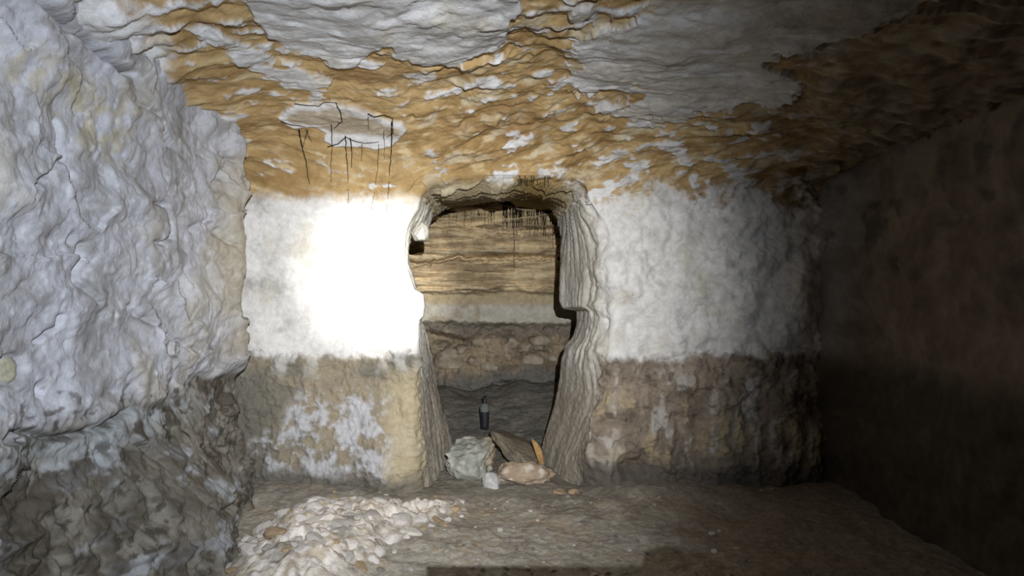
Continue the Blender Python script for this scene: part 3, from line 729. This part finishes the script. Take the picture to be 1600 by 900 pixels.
for rr, want in ((0.050, 12), (0.036, 40), (0.026, 90), (0.018, 158)):
    got = 0; tries = 0
    while got < want and tries < 6000:
        tries += 1
        x = random.uniform(lo_[0], hi_[0]); y = random.uniform(lo_[1], hi_[1])
        s = float(sdf(np.array([x]), np.array([y]), PILE)[0])
        if s < -0.035 + rr * 0.6: continue
        if y < 2.3: continue
        r = rr * random.uniform(0.8, 1.2)
        if not try_place(x, y, r, 0.88): continue
        got += 1; cnt += 1
        me_ = random.choice(rub); tan_ = me_.materials[0].name.startswith('tan')
        where = 'near end of the rubble heap by the left wall' if y < 2.62 else ('doorway end of the rubble heap' if x > -0.62 else 'middle of the rubble heap below the back wall')
        size_ = 'large' if rr > 0.045 else ('fist-sized' if rr > 0.03 else 'small')
        drop('rubble_stone', me_, x, y, r, 0.45, size_ + (' tan' if tan_ else ' chalky white') + ' stone at the ' + where, 'stone', 'stones of the rubble heap')
got = 0; tries = 0
while got < 150 and tries < 8000:
    tries += 1
    px_ = random.gauss(760, 230); py_ = random.uniform(770, 905)
    if px_ < 420 or px_ > 1290: continue
    x, y = unfloor(px_, py_)
    if y > 3.2 or float(sdf(np.array([x]), np.array([y]), PILE)[0]) > -0.03: continue
    r = random.choice((0.006, 0.008, 0.010, 0.014)) * random.uniform(0.8, 1.2)
    if not try_place(x, y, r, 1.1): continue
    got += 1
    me_ = random.choice(peb)
    drop('pebble', me_, x, y, r, 0.3, ('pale' if 'chalky' in me_.materials[0].name else 'tan' if 'tan' in me_.materials[0].name else 'grey') + ' pebble lying loose on the earth floor' + (' before the rubble heap' if x < -0.25 else ' in front of the doorway' if x < 0.35 else ' right of the doorway'), 'pebble', 'pebbles on the chamber floor')
# a row of small stones at the foot of the right part of the back wall
for k in range(16):
    px_ = random.uniform(1040, 1190); py_ = random.uniform(741, 752)
    x, y = unfloor(px_, py_, 0.04); r = random.uniform(0.007, 0.015)
    if y > 3.2: y = 3.2
    if try_place(x, y, r, 1.1): drop('pebble', random.choice(peb), x, y, r, 0.3, 'small pebble at the foot of the wall right of the doorway', 'pebble', 'pebbles at the back wall foot')

# ------------------------------------------------------------------ wood chip leaning in the doorway
def chip():
    n = 14; pts = []; quads = []
    for i in range(n + 1):
        t_ = i / n; wd = 0.034 * math.sin(math.pi * min(1, t_ * 0.85 + 0.13)) ** 0.8 + 0.002
        cx_ = 0.012 * math.sin(2.2 * t_); bow = 0.018 * math.sin(math.pi * t_)
        for (sx, sy) in ((-1, -1), (1, -1), (1, 1), (-1, 1)):
            pts.append((cx_ + sx * wd * 0.5, sy * 0.004 - bow + 0.006 * abs(sx * wd * 20) * 0.1, t_ * 0.15))
    for i in range(n):
        for k in range(4):
            a_, b_ = i * 4 + k, i * 4 + (k + 1) % 4
            quads.append((a_, b_, b_ + 4, a_ + 4))
    quads.append((3, 2, 1, 0)); quads.append((n * 4, n * 4 + 1, n * 4 + 2, n * 4 + 3))
    return link_mesh('wood_chip', np.array(pts), np.array(quads), M['wood'], None, None, False)
wc = chip()
wc.location = (0.164, 3.52, 0.065); wc.rotation_euler = (-0.35, -0.36, 0.3)
tag(wc, 'thin orange-brown wood chip leaning against the right doorway side', 'wood chip')

# ------------------------------------------------------------------ bottle standing in the far chamber
def lathe(name, prof_, mat, parent, n=28):
    V = []; Q = []
    for r_, z_ in prof_:
        for k in range(n):
            a_ = 2 * math.pi * k / n; V.append((r_ * math.cos(a_), r_ * math.sin(a_), z_))
    for i in range(len(prof_) - 1):
        for k in range(n):
            Q.append((i * n + k, i * n + (k + 1) % n, (i + 1) * n + (k + 1) % n, (i + 1) * n + k))
    return link_mesh(name, np.array(V), np.array(Q), mat, parent, None, True)
bot = bpy.data.objects.new('bottle', None); COL.objects.link(bot)
tag(bot, 'small dark glass bottle with its lit shoulder painted paler, standing in the far chamber', 'bottle')
BX, BY = -0.183, 4.30
bot.location = (BX, BY, 0.096)
lathe('body', [(0.0001, 0.0), (0.022, 0.0), (0.027, 0.006), (0.028, 0.03), (0.029, 0.07), (0.031, 0.115)], M['glass_dark'], bot)
lathe('shoulder', [(0.031, 0.115), (0.033, 0.128), (0.032, 0.142), (0.026, 0.158), (0.016, 0.170)], M['glass_lit'], bot)
lathe('neck', [(0.016, 0.170), (0.011, 0.178), (0.0095, 0.200), (0.0095, 0.212), (0.0125, 0.213), (0.0125, 0.222), (0.008, 0.223), (0.0075, 0.20)], M['glass_dark'], bot)

# ------------------------------------------------------------------ roots
def tube(name, pts, r0, r1, mat, sides=5):
    pts = [Vector(p) for p in pts]
    V = []; Q = []
    n = len(pts)
    for i, p in enumerate(pts):
        d = (pts[min(i + 1, n - 1)] - pts[max(i - 1, 0)]).normalized()
        u_ = d.orthogonal().normalized(); v_ = d.cross(u_)
        r_ = r0 + (r1 - r0) * i / (n - 1)
        for k in range(sides):
            a_ = 2 * math.pi * k / sides
            V.append(tuple(p + (u_ * math.cos(a_) + v_ * math.sin(a_)) * r_))
    for i in range(n - 1):
        for k in range(sides):
            Q.append((i * sides + k, i * sides + (k + 1) % sides, (i + 1) * sides + (k + 1) % sides, (i + 1) * sides + k))
    return link_mesh(name, np.array(V), np.array(Q), mat, None, None, True)
def dense(pts, step=6, jit=0.8):
    out = []
    for (a_, b_) in zip(pts[:-1], pts[1:]):
        L_ = math.hypot(b_[0] - a_[0], b_[1] - a_[1]); m_ = max(2, int(L_ / step))
        for k in range(m_):
            t_ = k / m_; out.append((a_[0] + (b_[0] - a_[0]) * t_ + random.uniform(-jit, jit), a_[1] + (b_[1] - a_[1]) * t_))
    out.append(pts[-1]); return out
def SBC(px, py, off):
    a_ = SC.at(px, py, off); b_ = SB.at(px, py, off)
    da = (SC.px - px) ** 2 + (SC.py - py) ** 2
    # whichever surface really lies under the pixel and is nearer
    if da.min() > 16: return b_
    if ((SB.px - px) ** 2 + (SB.py - py) ** 2).min() > 16: return a_
    return a_ if a_[1] < b_[1] else b_
PATCH_ROOTS = [
 ([(467, 203), (471, 225), (478, 252), (481, 275), (484, 288)], .0042, .0015, 'thickest root below the left end of the grey plaster patch'),
 ([(481, 203), (476, 218), (473, 230)], .0026, .0014, 'short root joining the thickest root under the plaster patch'),
 ([(478, 202), (487, 222)], .0024, .0012, 'short oblique root just right of the thickest ceiling root'),
 ([(518, 195), (519, 225), (517, 250), (517, 285)], .0026, .001, 'straight thin root hanging under the middle of the plaster patch'),
 ([(540, 212), (541, 240), (544, 275), (544, 318)], .003, .001, 'long thin root reaching down to the white wall, left of the pale pair'),
 ([(547, 216), (550, 240), (549, 262)], .0034, .0012, 'short thick dark root under the middle of the plaster patch'),
 ([(565, 226), (565, 252)], .0022, .001, 'shortest straight root under the plaster patch'),
 ([(592, 226), (590, 262), (586, 295), (580, 328)], .002, .0009, 'long pale root trailing left onto the white wall'),
 ([(612, 190), (612, 225), (609, 262), (607, 295), (604, 330)], .0038, .001, 'long brown root at the right end of the plaster patch'),
 ([(600, 205), (600, 250)], .0018, .0009, 'fine root between the two long roots at the patch right end'),
 ([(460, 163), (480, 164), (498, 166), (505, 160), (525, 160)], .0026, .0014, 'dark root running along the upper edge of the plaster patch'),
 ([(525, 161), (533, 178), (534, 190), (522, 201)], .0036, .0018, 'dark curved root across the middle of the plaster patch'),
 ([(438, 190), (455, 195), (478, 198)], .0026, .0014, 'dark root along the lower left edge of the plaster patch'),
 ([(575, 177), (585, 183), (600, 180), (613, 186), (614, 208), (605, 214)], .0036, .0016, 'dark root framing the right end of the plaster patch'),
 ([(512, 230), (528, 225), (540, 214), (552, 220), (570, 224), (592, 222)], .0030, .0014, 'wavy dark root along the lower edge of the plaster patch'),
 ([(575, 178), (576, 204)], .002, .001, 'fine upright root on the right half of the plaster patch'),
]
for pts, r0, r1, lab in PATCH_ROOTS:
    d_ = dense(pts, 5, 0.5)
    o = tube('root', [SBC(x_, y_, 0.006) for x_, y_ in d_], r0, r1, M['root'] if r0 > .0025 else M['root_brown'])
    tag(o, lab, 'root', 'roots on the ceiling plaster patch')
# roots along the lintel of the doorway
for k in range(13):
    x_ = 800 + k * 5 + random.uniform(-1.5, 1.5) if k > 1 else 812 + k * 2
    y0_ = 275 + random.uniform(-1, 1); y1_ = y0_ + random.uniform(14, 30)
    o = tube('root', [SB.at(a_, b_, 0.006) for a_, b_ in dense([(x_, y0_), (x_ + random.uniform(-1.5, 1.5), y1_)], 4, 0.3)], .0022, .0008, M['root'])
    tag(o, 'thin black root hanging over the olive stain on the door lintel', 'root', 'roots on the door lintel')
# black root curtain at the top of the far chamber wall
for k in range(92):
    t_ = (k % 35) / 35 if k < 70 else 0
    if k < 70:
        x_ = (787 + 82 * t_ if k < 48 else random.uniform(786, 818)) + random.uniform(-2, 2); x_ = min(x_, 869); y0_ = 313 + max(0, x_ - 800) * 0.25 + random.uniform(-3, 4); ln_ = random.choice((14, 20, 26, 34, 45)) * random.uniform(0.8, 1.2)
        lab, grp = 'black root hanging in the dense tangle at the far wall top', 'root tangle in the far chamber'
    else:
        x_ = random.uniform(678, 780); y0_ = 330 + random.uniform(-2, 4); ln_ = random.uniform(10, 24)
        lab, grp = 'short fine root on the far wall, left of the dense tangle', 'short roots on the far wall'
    p0 = SF.at(x_, y0_, 0.02); y_top = p0[1]
    pts = []
    m_ = 7
    for i in range(m_ + 1):
        s_ = i / m_
        q = SF.at(x_, y0_ + ln_ * s_, 0.012)
        pts.append((q[0] + random.uniform(-.004, .004), min(q[1], y_top + 0.02), q[2]))
    o = tube('root', pts, random.uniform(.0032, .0065) if k < 70 else .0026, .0012, M['root'])
    tag(o, lab, 'root', grp)
o = tube('root', [SF.at(803 + random.uniform(-.6, .6), y_, 0.015) for y_ in range(315, 424, 6)], .0045, .0014, M['root'])
tag(o, 'longest black root dangling down the far chamber wall', 'root')

# ------------------------------------------------------------------ unseen shadow caster added beside the camera to throw the shadow on the near floor
def box_mesh(name, lo_c, hi_c, mat, parent, bev=0.003):
    bm = bmesh.new(); bmesh.ops.create_cube(bm, size=1.0)
    for v in bm.verts:
        v.co = Vector([lo_c[i] + (hi_c[i] - lo_c[i]) * (v.co[i] + 0.5) for i in range(3)])
    bmesh.ops.bevel(bm, geom=bm.edges[:], offset=bev, segments=2, affect='EDGES')
    me = bpy.data.meshes.new(name); bm.to_mesh(me); bm.free(); me.materials.append(mat)
    o = bpy.data.objects.new(name, me); COL.objects.link(o); o.parent = parent; return o
M['black_plastic'] = flat_mat('black_plastic', (0.03, 0.03, 0.032), 0.5, 0.4, 80, 0.1)
caster = bpy.data.objects.new('shadow_caster', None); COL.objects.link(caster); caster.location = (0.125, -0.03, float(floor_h(0.125, -0.03)))
tag(caster, 'black phone on a monopod beside the camera, seen only by its shadow', 'monopod')
zb = CAM_H + 0.128 - caster.location.z
box_mesh('caster_slab', (-0.040, -0.004, zb - 0.150), (0.042, 0.004, zb), M['black_plastic'], caster)
lathe('caster_pole', [(0.0001, 0.0), (0.012, 0.0), (0.012, 0.4), (0.009, 0.41), (0.009, zb - 0.16), (0.0001, zb - 0.16)], M['black_plastic'], caster, 16)
box_mesh('caster_clamp', (-0.02, -0.010, zb - 0.165), (0.02, 0.010, zb - 0.140), M['black_plastic'], caster)
jw = lathe('caster_bump', [(0.0001, 0.0), (0.006, 0.001), (0.008, 0.006), (0.0075, 0.016), (0.0045, 0.024), (0.0001, 0.027)], M['black_plastic'], caster, 16)  # added bump, shapes the rounded finger-like end of the cast shadow
jw.location = (0.022, 0, zb - 0.001); jw.rotation_euler = (0, math.radians(100), 0)
